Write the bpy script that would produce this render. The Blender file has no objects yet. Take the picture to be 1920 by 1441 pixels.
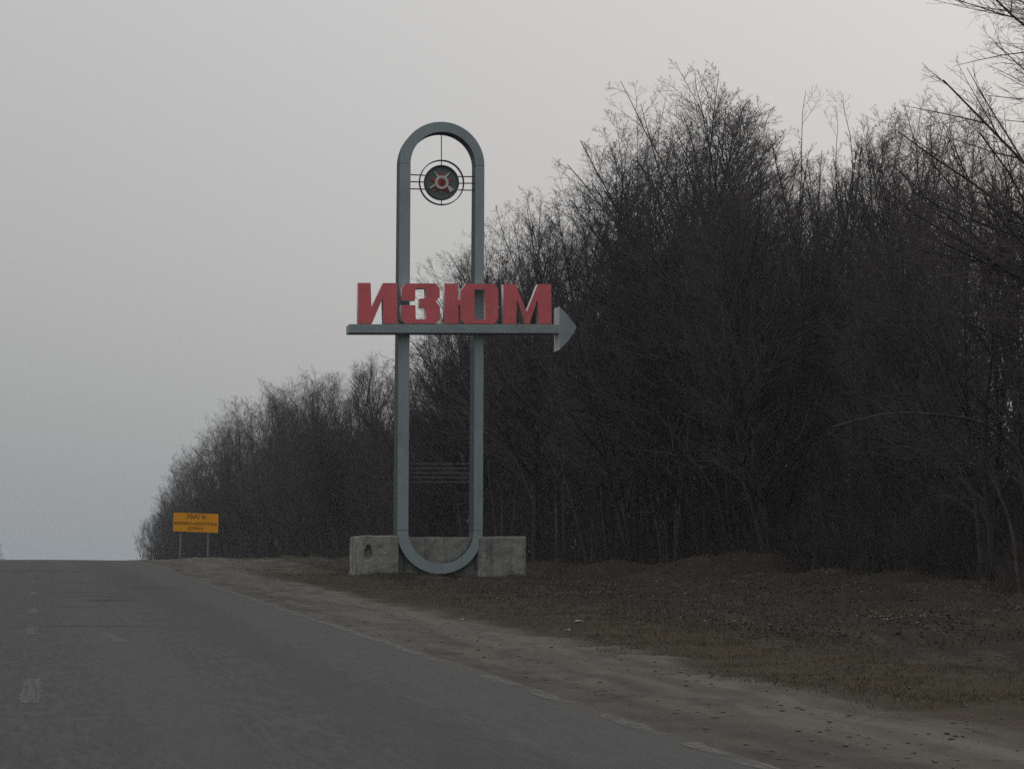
import bpy, bmesh, math, random
import numpy as np
from mathutils import Vector, Matrix
R_ = math.radians
sc = bpy.context.scene
COL = sc.collection

# ---------------------------------------------------------------- camera
W0, H0, F = 1920.0, 1441.0, 4757.0            # photograph size, focal length in its pixels
CAM = np.array((0.0, 0.0, 1.3))
PITCH = math.atan((1037 - H0/2) / F)
YAW = math.atan((W0/2 - 66) / F * math.cos(PITCH))
ROLL = R_(0.2)
FW = np.array((math.sin(YAW)*math.cos(PITCH), math.cos(YAW)*math.cos(PITCH), math.sin(PITCH)))
RT0 = np.array((math.cos(YAW), -math.sin(YAW), 0.0))
UP0 = np.cross(RT0, FW)
RT = RT0*math.cos(ROLL) + UP0*math.sin(ROLL)
UP = -RT0*math.sin(ROLL) + UP0*math.cos(ROLL)
cd = bpy.data.cameras.new('camera'); cam = bpy.data.objects.new('camera', cd); COL.objects.link(cam)
cd.sensor_width = 36; cd.lens = 36*F/W0; cd.clip_start = 0.1; cd.clip_end = 6000
cam.matrix_world = Matrix((( RT[0], UP[0], -FW[0], CAM[0]), (RT[1], UP[1], -FW[1], CAM[1]), (RT[2], UP[2], -FW[2], CAM[2]), (0,0,0,1)))
sc.camera = cam
def ray(px, py):
    return FW + RT*((px-W0/2)/F) + UP*((H0/2-py)/F)
def at_Y(px, py, Y):
    d = ray(px, py); return CAM + d*(Y/d[1])
def at_X(px, py, X):
    d = ray(px, py); return CAM + d*(X/d[0])
def proj(p):
    d = np.asarray(p) - CAM; z = d @ FW
    return W0/2 + F*(d@RT)/z, H0/2 - F*(d@UP)/z

# ---------------------------------------------------------------- world, sun, exposure
world = bpy.data.worlds.new('World'); sc.world = world; world.use_nodes = True
wt = world.node_tree; wt.nodes.clear()
def wn(t, **k):
    n = wt.nodes.new(t)
    for a, b in k.items(): setattr(n, a, b)
    return n
SUN_AZ, SUN_EL = R_(48), R_(14)               # hidden sun, ahead and to the right
out = wn('ShaderNodeOutputWorld'); bg = wn('ShaderNodeBackground'); bg2 = wn('ShaderNodeBackground'); add = wn('ShaderNodeAddShader')
sky = wn('ShaderNodeTexSky', sky_type='NISHITA', sun_disc=False, sun_elevation=SUN_EL, sun_rotation=SUN_AZ)
sky.air_density = 1.0; sky.dust_density = 4.0
bg2.inputs['Strength'].default_value = 0.008
tc = wn('ShaderNodeTexCoord'); sep = wn('ShaderNodeSeparateXYZ'); ramp = wn('ShaderNodeValToRGB')
wt.links.new(tc.outputs['Generated'], sep.inputs[0]); wt.links.new(sep.outputs['Z'], ramp.inputs[0])
cr = ramp.color_ramp
stops = [(0.0, (.285,.312,.334)), (.05, (.350,.365,.378)), (.115, (.437,.438,.445)), (.215, (.535,.529,.527)), (.6, (.68,.68,.675)), (1.0, (.74,.74,.74))]
while len(cr.elements) < len(stops): cr.elements.new(.5)
for e, (p, c) in zip(cr.elements, stops): e.position = p; e.color = (*c, 1)
dotn = wn('ShaderNodeVectorMath', operation='DOT_PRODUCT'); dotn.inputs[1].default_value = (math.sin(SUN_AZ), math.cos(SUN_AZ), 0)
wt.links.new(tc.outputs['Generated'], dotn.inputs[0])
mr = wn('ShaderNodeMapRange', interpolation_type='SMOOTHSTEP')
mr.inputs['From Min'].default_value = .55; mr.inputs['From Max'].default_value = .95; mr.inputs['To Min'].default_value = .9; mr.inputs['To Max'].default_value = 1.14
wt.links.new(dotn.outputs['Value'], mr.inputs['Value'])
mul = wn('ShaderNodeVectorMath', operation='SCALE')
wt.links.new(ramp.outputs[0], mul.inputs[0]); wt.links.new(mr.outputs[0], mul.inputs['Scale'])
wt.links.new(mul.outputs[0], bg.inputs[0]); bg.inputs['Strength'].default_value = 1.0
wt.links.new(sky.outputs[0], bg2.inputs[0])
wt.links.new(bg.outputs[0], add.inputs[0]); wt.links.new(bg2.outputs[0], add.inputs[1]); wt.links.new(add.outputs[0], out.inputs[0])
sd = bpy.data.lights.new('sun', 'SUN'); sd.energy = 0.5; sd.angle = R_(50); sd.color = (1, .95, .88)
sun = bpy.data.objects.new('sun', sd); COL.objects.link(sun)
sv = Vector((math.sin(SUN_AZ)*math.cos(SUN_EL), math.cos(SUN_AZ)*math.cos(SUN_EL), math.sin(SUN_EL)))
sun.rotation_euler = sv.to_track_quat('Z', 'Y').to_euler(); sun.location = (0, 0, 60)
vs = sc.view_settings; vs.view_transform = 'Standard'; vs.look = 'None'; vs.gamma = 1; vs.exposure = 0.0
sc.cycles.use_denoising = False; sc.cycles.max_bounces = 5; sc.cycles.diffuse_bounces = 3; sc.cycles.volume_bounces = 1

# ---------------------------------------------------------------- helpers
def tag(o, label=None, cat=None, group=None, kind=None):
    if label: o['label'] = label
    if cat: o['category'] = cat
    if group: o['group'] = group
    if kind: o['kind'] = kind
    return o
def empty(name, loc=(0,0,0), rz=0):
    o = bpy.data.objects.new(name, None); COL.objects.link(o); o.location = loc; o.rotation_euler = (0,0,rz); o.empty_display_size = .3
    return o
def link_mesh(name, me, mats, parent=None):
    for m in (mats if isinstance(mats, (list, tuple)) else [mats]): me.materials.append(m)
    o = bpy.data.objects.new(name, me); COL.objects.link(o)
    if parent is not None: o.parent = parent
    return o
def mesh_np(name, V, Fq, mi=None, smooth=False):
    """V (n,3), Fq (m,k) all faces the same size"""
    me = bpy.data.meshes.new(name); V = np.asarray(V, np.float32); Fq = np.asarray(Fq, np.int32)
    m, k = Fq.shape
    me.vertices.add(len(V)); me.vertices.foreach_set('co', V.ravel())
    me.loops.add(m*k); me.loops.foreach_set('vertex_index', Fq.ravel())
    me.polygons.add(m); me.polygons.foreach_set('loop_start', np.arange(0, m*k, k, dtype=np.int32))
    try: me.polygons.foreach_set('loop_total', np.full(m, k, np.int32))
    except Exception: pass
    if mi is not None: me.polygons.foreach_set('material_index', np.asarray(mi, np.int32))
    if smooth: me.polygons.foreach_set('use_smooth', np.ones(m, bool))
    me.update(calc_edges=True)
    return me
def mesh_py(name, V, Fs, mi=None):
    me = bpy.data.meshes.new(name); me.from_pydata([tuple(map(float, v)) for v in V], [], Fs)
    if mi: me.polygons.foreach_set('material_index', mi)
    me.update(); return me
def prism_loft(rings, closed=False):
    """rings: list of equal-length point loops -> verts, faces (capped unless closed)"""
    n = len(rings[0]); V = [p for r in rings for p in r]; Fs = []
    m = len(rings)
    for i in range(m if closed else m-1):
        a, b = i*n, ((i+1) % m)*n
        for j in range(n):
            Fs.append((a+j, a+(j+1) % n, b+(j+1) % n, b+j))
    if not closed:
        Fs.append(tuple(range(n))[::-1]); Fs.append(tuple((m-1)*n+j for j in range(n)))
    return V, Fs
def box_pts(x0, x1, y0, y1, z0, z1):
    V = [(x0,y0,z0),(x1,y0,z0),(x1,y1,z0),(x0,y1,z0),(x0,y0,z1),(x1,y0,z1),(x1,y1,z1),(x0,y1,z1)]
    Fs = [(0,3,2,1),(4,5,6,7),(0,1,5,4),(1,2,6,5),(2,3,7,6),(3,0,4,7)]
    return V, Fs
def recalc(me):
    bm = bmesh.new(); bm.from_mesh(me); bmesh.ops.recalc_face_normals(bm, faces=bm.faces); bm.to_mesh(me); bm.free(); return me
def bevel(o, w, seg=2):
    m = o.modifiers.new('bevel', 'BEVEL'); m.width = w; m.segments = seg; m.limit_method = 'ANGLE'; m.angle_limit = R_(40); return o
def baked(o, remove=True):
    dg = bpy.context.evaluated_depsgraph_get(); dg.update()
    me = bpy.data.meshes.new_from_object(o.evaluated_get(dg), depsgraph=dg)
    if remove: bpy.data.objects.remove(o)
    return me
rng = np.random.default_rng(7)
random.seed(7)
def vnoise(x, y, seed=0, octaves=4, scale=1.0):
    """smooth pseudo noise, vectorised, about -1..1"""
    r = np.random.default_rng(1000+seed); x = np.asarray(x, float); y = np.asarray(y, float); s = 0*x+0*y; amp = 1.0; f = 1.0/scale; tot = 0
    for o in range(octaves):
        for k in range(3):
            a = r.uniform(0, 2*math.pi); p = r.uniform(0, 2*math.pi); ff = f*r.uniform(.7, 1.4)
            s = s + amp*np.sin((x*math.cos(a)+y*math.sin(a))*2*math.pi*ff + p + 1.3*np.sin((x*math.sin(a)-y*math.cos(a))*2*math.pi*ff*.6 + 2*p))/1.8
        tot += amp; amp *= .55; f *= 2.1
    return s/tot

# ---------------------------------------------------------------- materials
class NT:
    def __init__(s, name, rough=.85, spec=.3):
        s.m = bpy.data.materials.new(name); s.m.use_nodes = True; s.t = s.m.node_tree; s.b = s.t.nodes['Principled BSDF']
        s.b.inputs['Roughness'].default_value = rough; s.b.inputs['Specular IOR Level'].default_value = spec
        s.geo = s.t.nodes.new('ShaderNodeNewGeometry'); s.tc = s.t.nodes.new('ShaderNodeTexCoord')
    def n(s, t, **k):
        n = s.t.nodes.new(t)
        for a, b in k.items(): setattr(n, a, b)
        return n
    def put(s, sock, v):
        if isinstance(v, bpy.types.NodeSocket): s.t.links.new(v, sock)
        else: sock.default_value = v
    def math(s, op, a, b=0.0, c=None, clamp=False):
        n = s.n('ShaderNodeMath', operation=op, use_clamp=clamp); s.put(n.inputs[0], a); s.put(n.inputs[1], b)
        if c is not None: s.put(n.inputs[2], c)
        return n.outputs[0]
    def rng(s, v, a, b, c=0.0, d=1.0):
        n = s.n('ShaderNodeMapRange', interpolation_type='SMOOTHSTEP'); s.put(n.inputs['Value'], v)
        for k, q in (('From Min', a), ('From Max', b), ('To Min', c), ('To Max', d)): s.put(n.inputs[k], q)
        return n.outputs[0]
    def pos(s, scale=(1,1,1), local=False):
        n = s.n('ShaderNodeVectorMath', operation='MULTIPLY'); s.put(n.inputs[0], s.tc.outputs['Object'] if local else s.geo.outputs['Position']); n.inputs[1].default_value = scale
        return n.outputs[0]
    def noise(s, scale, detail=4, rough=.55, vec=None, stretch=(1,1,1), local=False):
        n = s.n('ShaderNodeTexNoise'); n.inputs['Scale'].default_value = scale; n.inputs['Detail'].default_value = detail; n.inputs['Roughness'].default_value = rough
        s.put(n.inputs['Vector'], vec if vec is not None else s.pos(stretch, local)); return n.outputs['Fac']
    def vor(s, scale, stretch=(1,1,1)):
        n = s.n('ShaderNodeTexVoronoi'); n.inputs['Scale'].default_value = scale; s.put(n.inputs['Vector'], s.pos(stretch)); return n.outputs['Distance'], n.outputs['Color']
    def mix(s, f, a, b, blend='MIX'):
        n = s.n('ShaderNodeMix', data_type='RGBA', blend_type=blend); s.put(n.inputs[0], f)
        s.put(n.inputs[6], (*a, 1) if isinstance(a, tuple) else a); s.put(n.inputs[7], (*b, 1) if isinstance(b, tuple) else b)
        return n.outputs[2]
    def col(s, c): s.put(s.b.inputs['Base Color'], (*c, 1) if isinstance(c, tuple) else c); return s
    def bump(s, h, strength=.5, dist=.02):
        n = s.n('ShaderNodeBump'); n.inputs['Strength'].default_value = strength; n.inputs['Distance'].default_value = dist
        s.put(n.inputs['Height'], h); s.t.links.new(n.outputs[0], s.b.inputs['Normal']); return s
    def xyz(s):
        n = s.n('ShaderNodeSeparateXYZ'); s.t.links.new(s.geo.outputs['Position'], n.inputs[0]); return n.outputs

def paint(name, c, dirt, rough=.6, amt=.6):
    k = NT(name, rough, .3)
    n1 = k.noise(1.3, 6, .65); n2 = k.noise(22, 4, .6); n3 = k.noise(5, 5, .6, stretch=(2.2,2.2,.25))
    c1 = k.mix(k.math('MULTIPLY', k.rng(n1, .42, .7), amt), c, dirt)
    c2 = k.mix(k.math('MULTIPLY', k.rng(n3, .5, .75), amt*.8), c1, dirt)
    c3 = k.mix(k.math('MULTIPLY', k.rng(n2, .35, .75), .3), c2, tuple(x*.55 for x in c))
    return k.col(c3).bump(n2, .25, .01).m
M = {}
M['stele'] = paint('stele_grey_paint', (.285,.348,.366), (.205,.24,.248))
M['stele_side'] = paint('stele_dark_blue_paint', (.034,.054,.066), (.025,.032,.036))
M['letter'] = paint('letter_red_paint', (.72,.15,.17), (.50,.12,.135), amt=.6)
M['white'] = paint('aged_white_paint', (.74,.75,.73), (.45,.45,.42), amt=.5)
M['steel'] = paint('dark_red_steel', (.055,.035,.035), (.04,.03,.028))
M['rod'] = paint('grey_rod', (.11,.12,.125), (.07,.07,.07))
M['disc'] = paint('disc_grey_paint', (.13,.16,.165), (.08,.09,.09))
M['star'] = paint('star_red', (.33,.06,.05), (.2,.05,.045))
M['emblem_white'] = paint('emblem_white', (.55,.57,.55), (.3,.3,.28))
M['emblem_gold'] = paint('emblem_dull_gold', (.16,.15,.12), (.1,.1,.09))
M['yellow'] = paint('sign_yellow', (.90,.39,.012), (.78,.32,.014), .5, .35)
M['ink'] = NT('sign_ink', .7).col((.06,.022,.012)).m
M['galv'] = paint('galvanised_post', (.22,.24,.24), (.13,.13,.13))
def concrete():
    k = NT('weathered_concrete', .95, .15)
    n1 = k.noise(1.6, 6, .62); n2 = k.noise(26, 5, .65); n3 = k.noise(2.2, 5, .6, stretch=(2.4,2.4,.35)); n4 = k.noise(.9, 3, .5)
    c = k.mix(k.rng(n1, .36, .68), (.33,.34,.31), (.22,.23,.215))
    c = k.mix(k.math('MULTIPLY', k.rng(n3, .48, .72), .7), c, (.08,.085,.08))
    c = k.mix(k.math('MULTIPLY', k.rng(n4, .55, .72), .4), c, (.22,.205,.15))
    c = k.mix(k.math('MULTIPLY', k.rng(n2, .4, .7), .35), c, (.13,.13,.12))
    return k.col(c).bump(n2, .7, .04).m
M['concrete'] = concrete()
def asphalt():
    k = NT('old_asphalt', .8, .35); x, y, z = k.xyz()
    fine = k.noise(60, 4, .7); mid = k.noise(3.0, 6, .65, stretch=(1,.35,1)); big = k.noise(.35, 4, .55, stretch=(1,.22,1)); long = k.noise(1.1, 4, .55, stretch=(1,.03,1))
    base = k.mix(k.rng(mid, .3, .7), (.080,.081,.083), (.107,.109,.111))
    base = k.mix(k.math('MULTIPLY', k.rng(fine, .3, .75), .45), base, (.058,.057,.056))
    sp1 = k.noise(20, 3, .7, stretch=(1,.10,1)); sp2 = k.noise(5, 4, .7, stretch=(1,.16,1))
    base = k.mix(k.math('MULTIPLY', k.rng(sp1, .42, .70), .75), base, (.040,.039,.039))
    base = k.mix(k.math('MULTIPLY', k.rng(sp1, .55, .25), .35), base, (.135,.137,.138))
    base = k.mix(k.math('MULTIPLY', k.rng(sp2, .45, .70), .6), base, (.050,.048,.047))
    wob = k.math('MULTIPLY_ADD', k.math('SUBTRACT', long, .5), 1.1, x)
    # oil-darkened middle of the lane, paler polished strip along its right side
    oil = k.math('MULTIPLY', k.rng(wob, 1.75, 2.35), k.rng(wob, 3.1, 2.5))
    base = k.mix(k.math('MULTIPLY', oil, k.rng(big, .25, .6, .2, .75)), base, (.060,.059,.058))
    pale = k.math('MULTIPLY', k.rng(wob, 2.8, 3.3), k.rng(wob, 4.25, 3.9))
    base = k.mix(k.math('MULTIPLY', pale, .35), base, (.120,.124,.128))
    tr = k.math('MULTIPLY', k.rng(wob, .5, .85), k.rng(wob, 1.5, 1.15))
    base = k.mix(k.math('MULTIPLY', tr, .4), base, (.108,.109,.109))
    # dust blown over the edge
    edge = k.rng(k.math('MULTIPLY_ADD', k.math('SUBTRACT', k.noise(1.7, 5, .6, stretch=(1,.3,1)), .5), 1.4, x), 3.75, 4.35)
    base = k.mix(k.math('MULTIPLY', edge, .75), base, (.115,.103,.088))
    # cracks and tar seams across the road, each at its own place
    wy = k.math('MULTIPLY_ADD', k.math('SUBTRACT', k.noise(.9, 6, .7, stretch=(1,.15,1)), .5), k.math('MULTIPLY', y, .035), y)
    brk = k.noise(.8, 4, .6, stretch=(1,.2,1))
    for (y0, w, xa, xb, s) in ((18.0,.07,-3,.9,.5),(18.6,.05,.5,2.6,.3),(34.2,.3,-.3,1.3,.9),(33.8,.2,1.2,2.3,.7),(42.6,.35,.0,1.1,.7),(46.3,1.0,.9,1.9,.95),(48.8,.6,.6,1.7,.9),(51.8,.6,.3,1.6,.8),(56,.8,1.9,3.2,.8),(61,.9,.5,1.4,.9),(64.5,.9,1.6,2.6,.8),(77,1.2,-4,1.5,.9),(25.5,.1,-3,1.2,.25),(29,.08,1.5,3.4,.25),(13.5,.05,-.5,2.8,.3)):
        d = k.math('ABSOLUTE', k.math('SUBTRACT', wy, y0))
        f = k.math('MULTIPLY', k.rng(d, w, w*.25), k.math('MULTIPLY', k.rng(x, xa-.2, xa+.3), k.rng(x, xb+.3, xb-.3)))
        f = k.math('MULTIPLY', f, k.rng(brk, .34, .5, .15, s))
        base = k.mix(f, base, (.016,.015,.015))
    # length-wise crack
    lc = k.math('ABSOLUTE', k.math('SUBTRACT', k.math('MULTIPLY_ADD', k.math('SUBTRACT', k.noise(.5, 5, .6, stretch=(1,.6,1)), .5), .5, x), 1.2))
    f = k.math('MULTIPLY', k.rng(lc, .03, .008), k.math('MULTIPLY', k.rng(y, 32, 36), k.rng(y, 60, 50)))
    base = k.mix(k.math('MULTIPLY', f, .6), base, (.03,.029,.028))
    hv = k.n('ShaderNodeHueSaturation'); k.put(hv.inputs['Color'], base); hv.inputs['Value'].default_value = .53; base = hv.outputs[0]
    return k.col(base).bump(k.math('ADD', fine, k.math('MULTIPLY', mid, .6)), .35, .012).m
M['asphalt'] = asphalt()
def worn_marking(name, c, lo, hi, scale=9, st=(1,.25,1), top=.75):
    k = NT(name, .85, .2)
    n = k.noise(scale, 6, .7, stretch=st); f = k.noise(60, 3, .6, stretch=(1,.15,1))
    a = k.math('MULTIPLY', k.rng(n, lo, hi, top, 0.0), k.rng(f, .35, .6, 1.0, .35)); k.put(k.b.inputs['Alpha'], a)
    return k.col(c).m
M['dash'] = worn_marking('worn_white_marking', (.26,.265,.265), .36, .70, 24, (1,.018,1), .5)
M['edge'] = worn_marking('worn_edge_marking', (.24,.235,.215), .44, .70, 5, (1,.3,1), .55)
def ground():
    k = NT('roadside_ground', .97, .1); x, y, z = k.xyz()
    n_b = k.noise(.55, 5, .6); n_m = k.noise(2.4, 6, .65, stretch=(1,.55,1)); n_f = k.noise(24, 5, .7); st = k.noise(1.6, 5, .6, stretch=(1.6,.10,1))
    xx = k.math('ADD', x, k.math('ADD', k.math('MULTIPLY', k.math('SUBTRACT', n_b, .5), 1.5), k.math('MULTIPLY', k.math('SUBTRACT', n_m, .5), .7)))
    dirt = k.mix(k.rng(st, .34, .66), (.098,.089,.078), (.150,.138,.122))
    dirt = k.mix(k.math('MULTIPLY', k.rng(n_m, .5, .68), .65), dirt, (.062,.056,.049))
    dirt = k.mix(k.math('MULTIPLY', k.rng(n_f, .5, .72), .35), dirt, (.05,.046,.042))
    lip = k.math('MULTIPLY', k.math('MULTIPLY', k.rng(x, 4.0, 4.2), k.rng(x, 5.4, 4.4)), k.rng(k.noise(1.9, 6, .7, stretch=(1,.3,1)), .38, .68))
    dirt = k.mix(k.math('MULTIPLY', lip, .6), dirt, (.045,.042,.036))
    grass = k.mix(k.rng(n_m, .35, .62), (.052,.048,.030), (.072,.060,.042))
    grass = k.mix(k.math('MULTIPLY', k.rng(n_f, .45, .7), .5), grass, (.028,.024,.018))
    leaf = k.mix(k.rng(n_f, .3, .7), (.058,.047,.039), (.024,.020,.017))
    leaf = k.mix(k.math('MULTIPLY', k.rng(n_b, .45, .65), .5), leaf, (.030,.025,.021))
    n_s = k.noise(1.1, 5, .65, stretch=(1,.4,1)); leaf = k.mix(k.math('MULTIPLY', k.math('MULTIPLY', k.rng(n_s, .52, .68), k.rng(n_f, .62, .4)), .8), leaf, (.105,.088,.070))
    c = k.mix(k.rng(xx, 5.9, 6.5), dirt, grass)
    # the verge on the rise near the warning sign is bare and pale
    c = k.mix(k.math('MULTIPLY', k.rng(y, 66, 80), k.rng(xx, 11.5, 9)), c, dirt)
    c = k.mix(k.math('MULTIPLY', k.rng(xx, 8.0, 9.2), k.rng(y, 95, 75, .25, 1)), c, leaf)
    c = k.mix(k.rng(xx, 12, 14), c, leaf)
    left = k.rng(x, -4.6, -5.4)
    c = k.mix(left, c, grass)
    h = k.math('ADD', n_m, k.math('MULTIPLY', n_f, .5))
    return k.col(c).bump(h, .7, .05).m
M['ground'] = ground()
def bark(name, a, b):
    k = NT(name, .92, .15); oi = k.n('ShaderNodeObjectInfo').outputs['Random']
    n = k.noise(7, 4, .6, stretch=(1,1,.3), local=True)
    c = k.mix(k.rng(n, .35, .65), a, b); v = k.n('ShaderNodeHueSaturation'); k.put(v.inputs['Color'], c); k.put(v.inputs['Value'], k.math('MULTIPLY_ADD', oi, .5, .75))
    return k.col(v.outputs[0]).m
M['bark'] = bark('dark_bark', (.048,.045,.044), (.085,.080,.078))
M['twig'] = bark('twig_bark', (.078,.069,.066), (.112,.098,.094))
M['shrub'] = bark('shrub_bark', (.058,.051,.047), (.088,.076,.069))
M['pale'] = bark('pale_stem', (.10,.092,.08), (.06,.054,.048))
M['needle'] = NT('conifer_needles', .9).col((.022,.034,.026)).m
def leafmat():
    k = NT('dry_leaves', .9, .15); n = k.noise(30, 2, .5)
    return k.col(k.mix(k.rng(n, .4, .6), (.125,.088,.064), (.056,.039,.03))).m
M['leaf'] = leafmat()
def leafpale():
    k = NT('pale_dry_leaves', .8, .3); n = k.noise(30, 2, .5)
    return k.col(k.mix(k.rng(n, .4, .6), (.30,.255,.215), (.16,.13,.11))).m
M['leaf_pale'] = leafpale()
def grassmat():
    k = NT('dull_grass', .9, .15); n = k.noise(1.2, 4, .6); f = k.noise(40, 2, .5)
    c = k.mix(k.rng(n, .4, .62), (.088,.082,.050), (.135,.112,.078)); return k.col(k.mix(k.math('MULTIPLY', k.rng(f, .4, .6), .5), c, (.10,.08,.055))).m
M['grass'] = grassmat()
M['clod'] = paint('dirt_clod', (.15,.135,.118), (.09,.08,.07), .95)
M['paper'] = NT('paper_scrap', .8).col((.42,.42,.41)).m

# ---------------------------------------------------------------- terrain profile
Y1, KC = 92.0, 2.7e-4
def road_z(Y):
    Y = np.asarray(Y, float)
    z = .0095*Y
    c = np.clip(Y-Y1, 0, 60.0); z = z - KC*c*c
    ye = Y1+60.0; slope = -2*KC*60.0
    z = z + np.where(Y > ye, slope*(np.minimum(Y, 560)-ye), 0)
    return np.where(Y > 560, z - .0095*(Y-560)*1.0, z)
def gauss(X, Y, x0, y0, sx, sy): return np.exp(-((X-x0)/sx)**2 - ((Y-y0)/sy)**2)
def sstep(a, b, x):
    t = np.clip((x-a)/(b-a), 0, 1); return t*t*(3-2*t)
def ground_z(X, Y):
    X = np.asarray(X, float); Y = np.asarray(Y, float); z = road_z(Y)
    side = sstep(3.9, 5.0, np.abs(X))
    rough = vnoise(X, Y, 1, 4, 2.6)*.035*side*(1-.6*sstep(6, 5.4, X)) + vnoise(X, Y*.3, 2, 3, 1.1)*.018*side
    z = z + rough - .014 + .012*sstep(4.1, 4.7, np.abs(X))
    z = z + sstep(7.5, 11, np.abs(X))*(vnoise(X, Y, 3, 4, 6)*.20 + vnoise(X, Y*.6, 4, 3, 2.2)*.07)
    z = z - .10*sstep(8.2, 11, X)*sstep(19, 14, X)*sstep(60, 50, Y) 
    z = z + .32*gauss(X, Y, 14.9, 69, 1.6, 5) + .62*gauss(X, Y, 17.6, 62.5, 2.2, 4.5) + .4*gauss(X, Y, 18.8, 53, 2.2, 4) + .24*gauss(X, Y, 17.3, 46.5, 2.0, 4.5) + .16*gauss(X, Y, 15.2, 55, 1.6, 4)
    z = z + .17*gauss(X, Y, 6.4, 97, 1.6, 7) + .22*gauss(X, Y, 9.5, 88, 2.0, 9) + .08*gauss(X, Y, 9, 66, 1.6, 3) - .24*gauss(X, Y, 12.9, 64.5, 1.4, 3)
    z = z + .05*np.clip(X-19, 0, 60) + .03*np.clip(-X-8, 0, 40)
    return z - .10*sstep(4.15, 3.85, np.abs(X))
def gz(x, y): return float(ground_z(x, y))
xs = np.unique(np.concatenate([np.array([-900,-500,-260,-140,-70,-40,-25,-15,-9,-6,-5,-4.6]), np.arange(-4.3, 4.2, 1.0), np.arange(4.2, 21, .16), np.arange(21, 60, 1.6), np.array([66,80,110,160,260,450,900])]))
ys = np.unique(np.concatenate([np.array([-300,-120,-60,-25,-8,0,6]), np.arange(9, 40, .22), np.arange(40, 122, .4), np.arange(122, 260, 4), np.arange(260, 620, 20), np.array([700,900,1150,1500])]))
gx, gy = np.meshgrid(xs, ys)
def grid_faces(nx, ny):
    i = np.arange(ny-1)[:, None]*nx + np.arange(nx-1)[None, :]; i = i.ravel()
    return np.stack([i, i+1, i+1+nx, i+nx], 1)
gv = np.stack([gx, gy, ground_z(gx, gy)], -1).reshape(-1, 3)
o = link_mesh('ground', mesh_np('ground', gv, grid_faces(len(xs), len(ys)), smooth=True), M['ground']); tag(o, kind='structure', label='bare dirt shoulder, dull grass verge and leaf covered ground beside the road')
# road with a crumbling right edge
ry = np.unique(np.concatenate([np.arange(-40, 9, 3), np.arange(9, 125, .25), np.arange(125, 420, 4)])); us = np.linspace(0, 1, 34)
er = 4.28 + vnoise(ry, ry*0, 5, 5, 6)*.13; el = -4.4 + vnoise(ry, ry*0, 6, 4, 6)*.1
RX = el[:, None] + (er-el)[:, None]*us[None, :]; RY = np.repeat(ry[:, None], len(us), 1)
RZ = road_z(RY) - .012*np.abs(RX)*.5 + vnoise(RX, RY, 8, 2, 5)*.006
road = link_mesh('road', mesh_np('road', np.stack([RX, RY, RZ], -1).reshape(-1, 3), grid_faces(len(us), len(ry)), smooth=True), M['asphalt'])
tag(road, kind='structure', label='worn grey asphalt road climbing to a crest')
def marking(name, x0, x1, y0, y1, mat, wob=0.0, skew=0.0, breaks=None, jag=.012):
    yy = np.arange(y0, y1+.001, .12 if y1-y0 < 8 else .3); V = []; Fs = []; 
    for i, y in enumerate(yy):
        c = wob*float(vnoise(y, 0, 11, 3, 9)) + skew*(y-y0)/(y1-y0)
        for x, s in ((x0, 12), (x1, 13)):
            xx = x + c + jag*float(vnoise(y, 0, s, 3, .5)); V.append((xx, y, float(road_z(y)) - .006*abs(xx) + float(vnoise(xx, y, 8, 2, 5))*.006 + .006))
    for i in range(len(yy)-1):
        if breaks is None or breaks(yy[i]): Fs.append((2*i, 2*i+1, 2*i+3, 2*i+2))
    return link_mesh(name, mesh_py(name, V, Fs), mat, road)
for (a, b) in ((19.2, 22.2), (31.2, 34.3), (39.2, 41.2), (49.8, 52.3), (60.5, 63.2), (71, 74)): marking('lane_dash', -.085, .06, a, b, M['dash'], jag=.02)
marking('lane_dash', .93, 1.06, 29.4, 32.0, M['dash'], skew=-.13, jag=.04)
marking('edge_line', 3.95, 4.07, 8, 110, M['edge'], wob=.05, jag=.05, breaks=lambda y: vnoise(y, 0, 14, 4, 7) > (-.3 if y > 27 else .05))

# ---------------------------------------------------------------- stele
RS = math.atan(25/F)
SO = at_Y(826.5, 1090, 66.0); SO[2] = gz(SO[0], SO[1])
EX = np.array((math.cos(RS), -math.sin(RS), 0)); EY = np.array((math.sin(RS), math.cos(RS), 0))
def S(px, py, v=0.0):
    d = ray(px, py); t = ((SO - CAM) @ EY + v)/(d @ EY); P = CAM + d*t - SO
    return float(P @ EX), float(P[2])
def empty_at(name): return empty(name, SO, -RS)
st = empty_at('town_stele'); tag(st, 'tall grey oval stele with red ИЗЮМ letters on a horizontal arrow', 'stele')
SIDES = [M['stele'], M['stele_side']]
uL, _ = S(746.6, 700); uR, _ = S(906.8, 700); iL, _ = S(767.6, 700); iR, _ = S(889.4, 700)
_, wT = S(827, 308.5); _, wB = S(827, 993.5)
cuo = (uL+uR)/2; Ro = (uR-uL)/2; cui = (iL+iR)/2; Ri = (iR-iL)/2
WTOP = wT+Ro
def dep(w): return .80 - .27*(w/WTOP)
def cross(po, pi):
    (uo, wo), (ui, wi) = po, pi
    return [(uo, 0, wo), (ui, 0, wi), (ui, dep(wi), wi), (uo, dep(wo), wo)]
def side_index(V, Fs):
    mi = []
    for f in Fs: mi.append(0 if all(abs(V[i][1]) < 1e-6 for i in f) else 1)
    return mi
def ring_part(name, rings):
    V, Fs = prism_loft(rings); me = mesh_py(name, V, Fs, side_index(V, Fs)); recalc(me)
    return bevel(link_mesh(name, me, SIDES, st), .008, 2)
G = .006
tt = np.linspace(0, math.pi, 41)
ring_part('arch', [cross((cuo-Ro*math.cos(t), wT+G+Ro*math.sin(t)), (cui-Ri*math.cos(t), wT+G+Ri*math.sin(t))) for t in tt])
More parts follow.
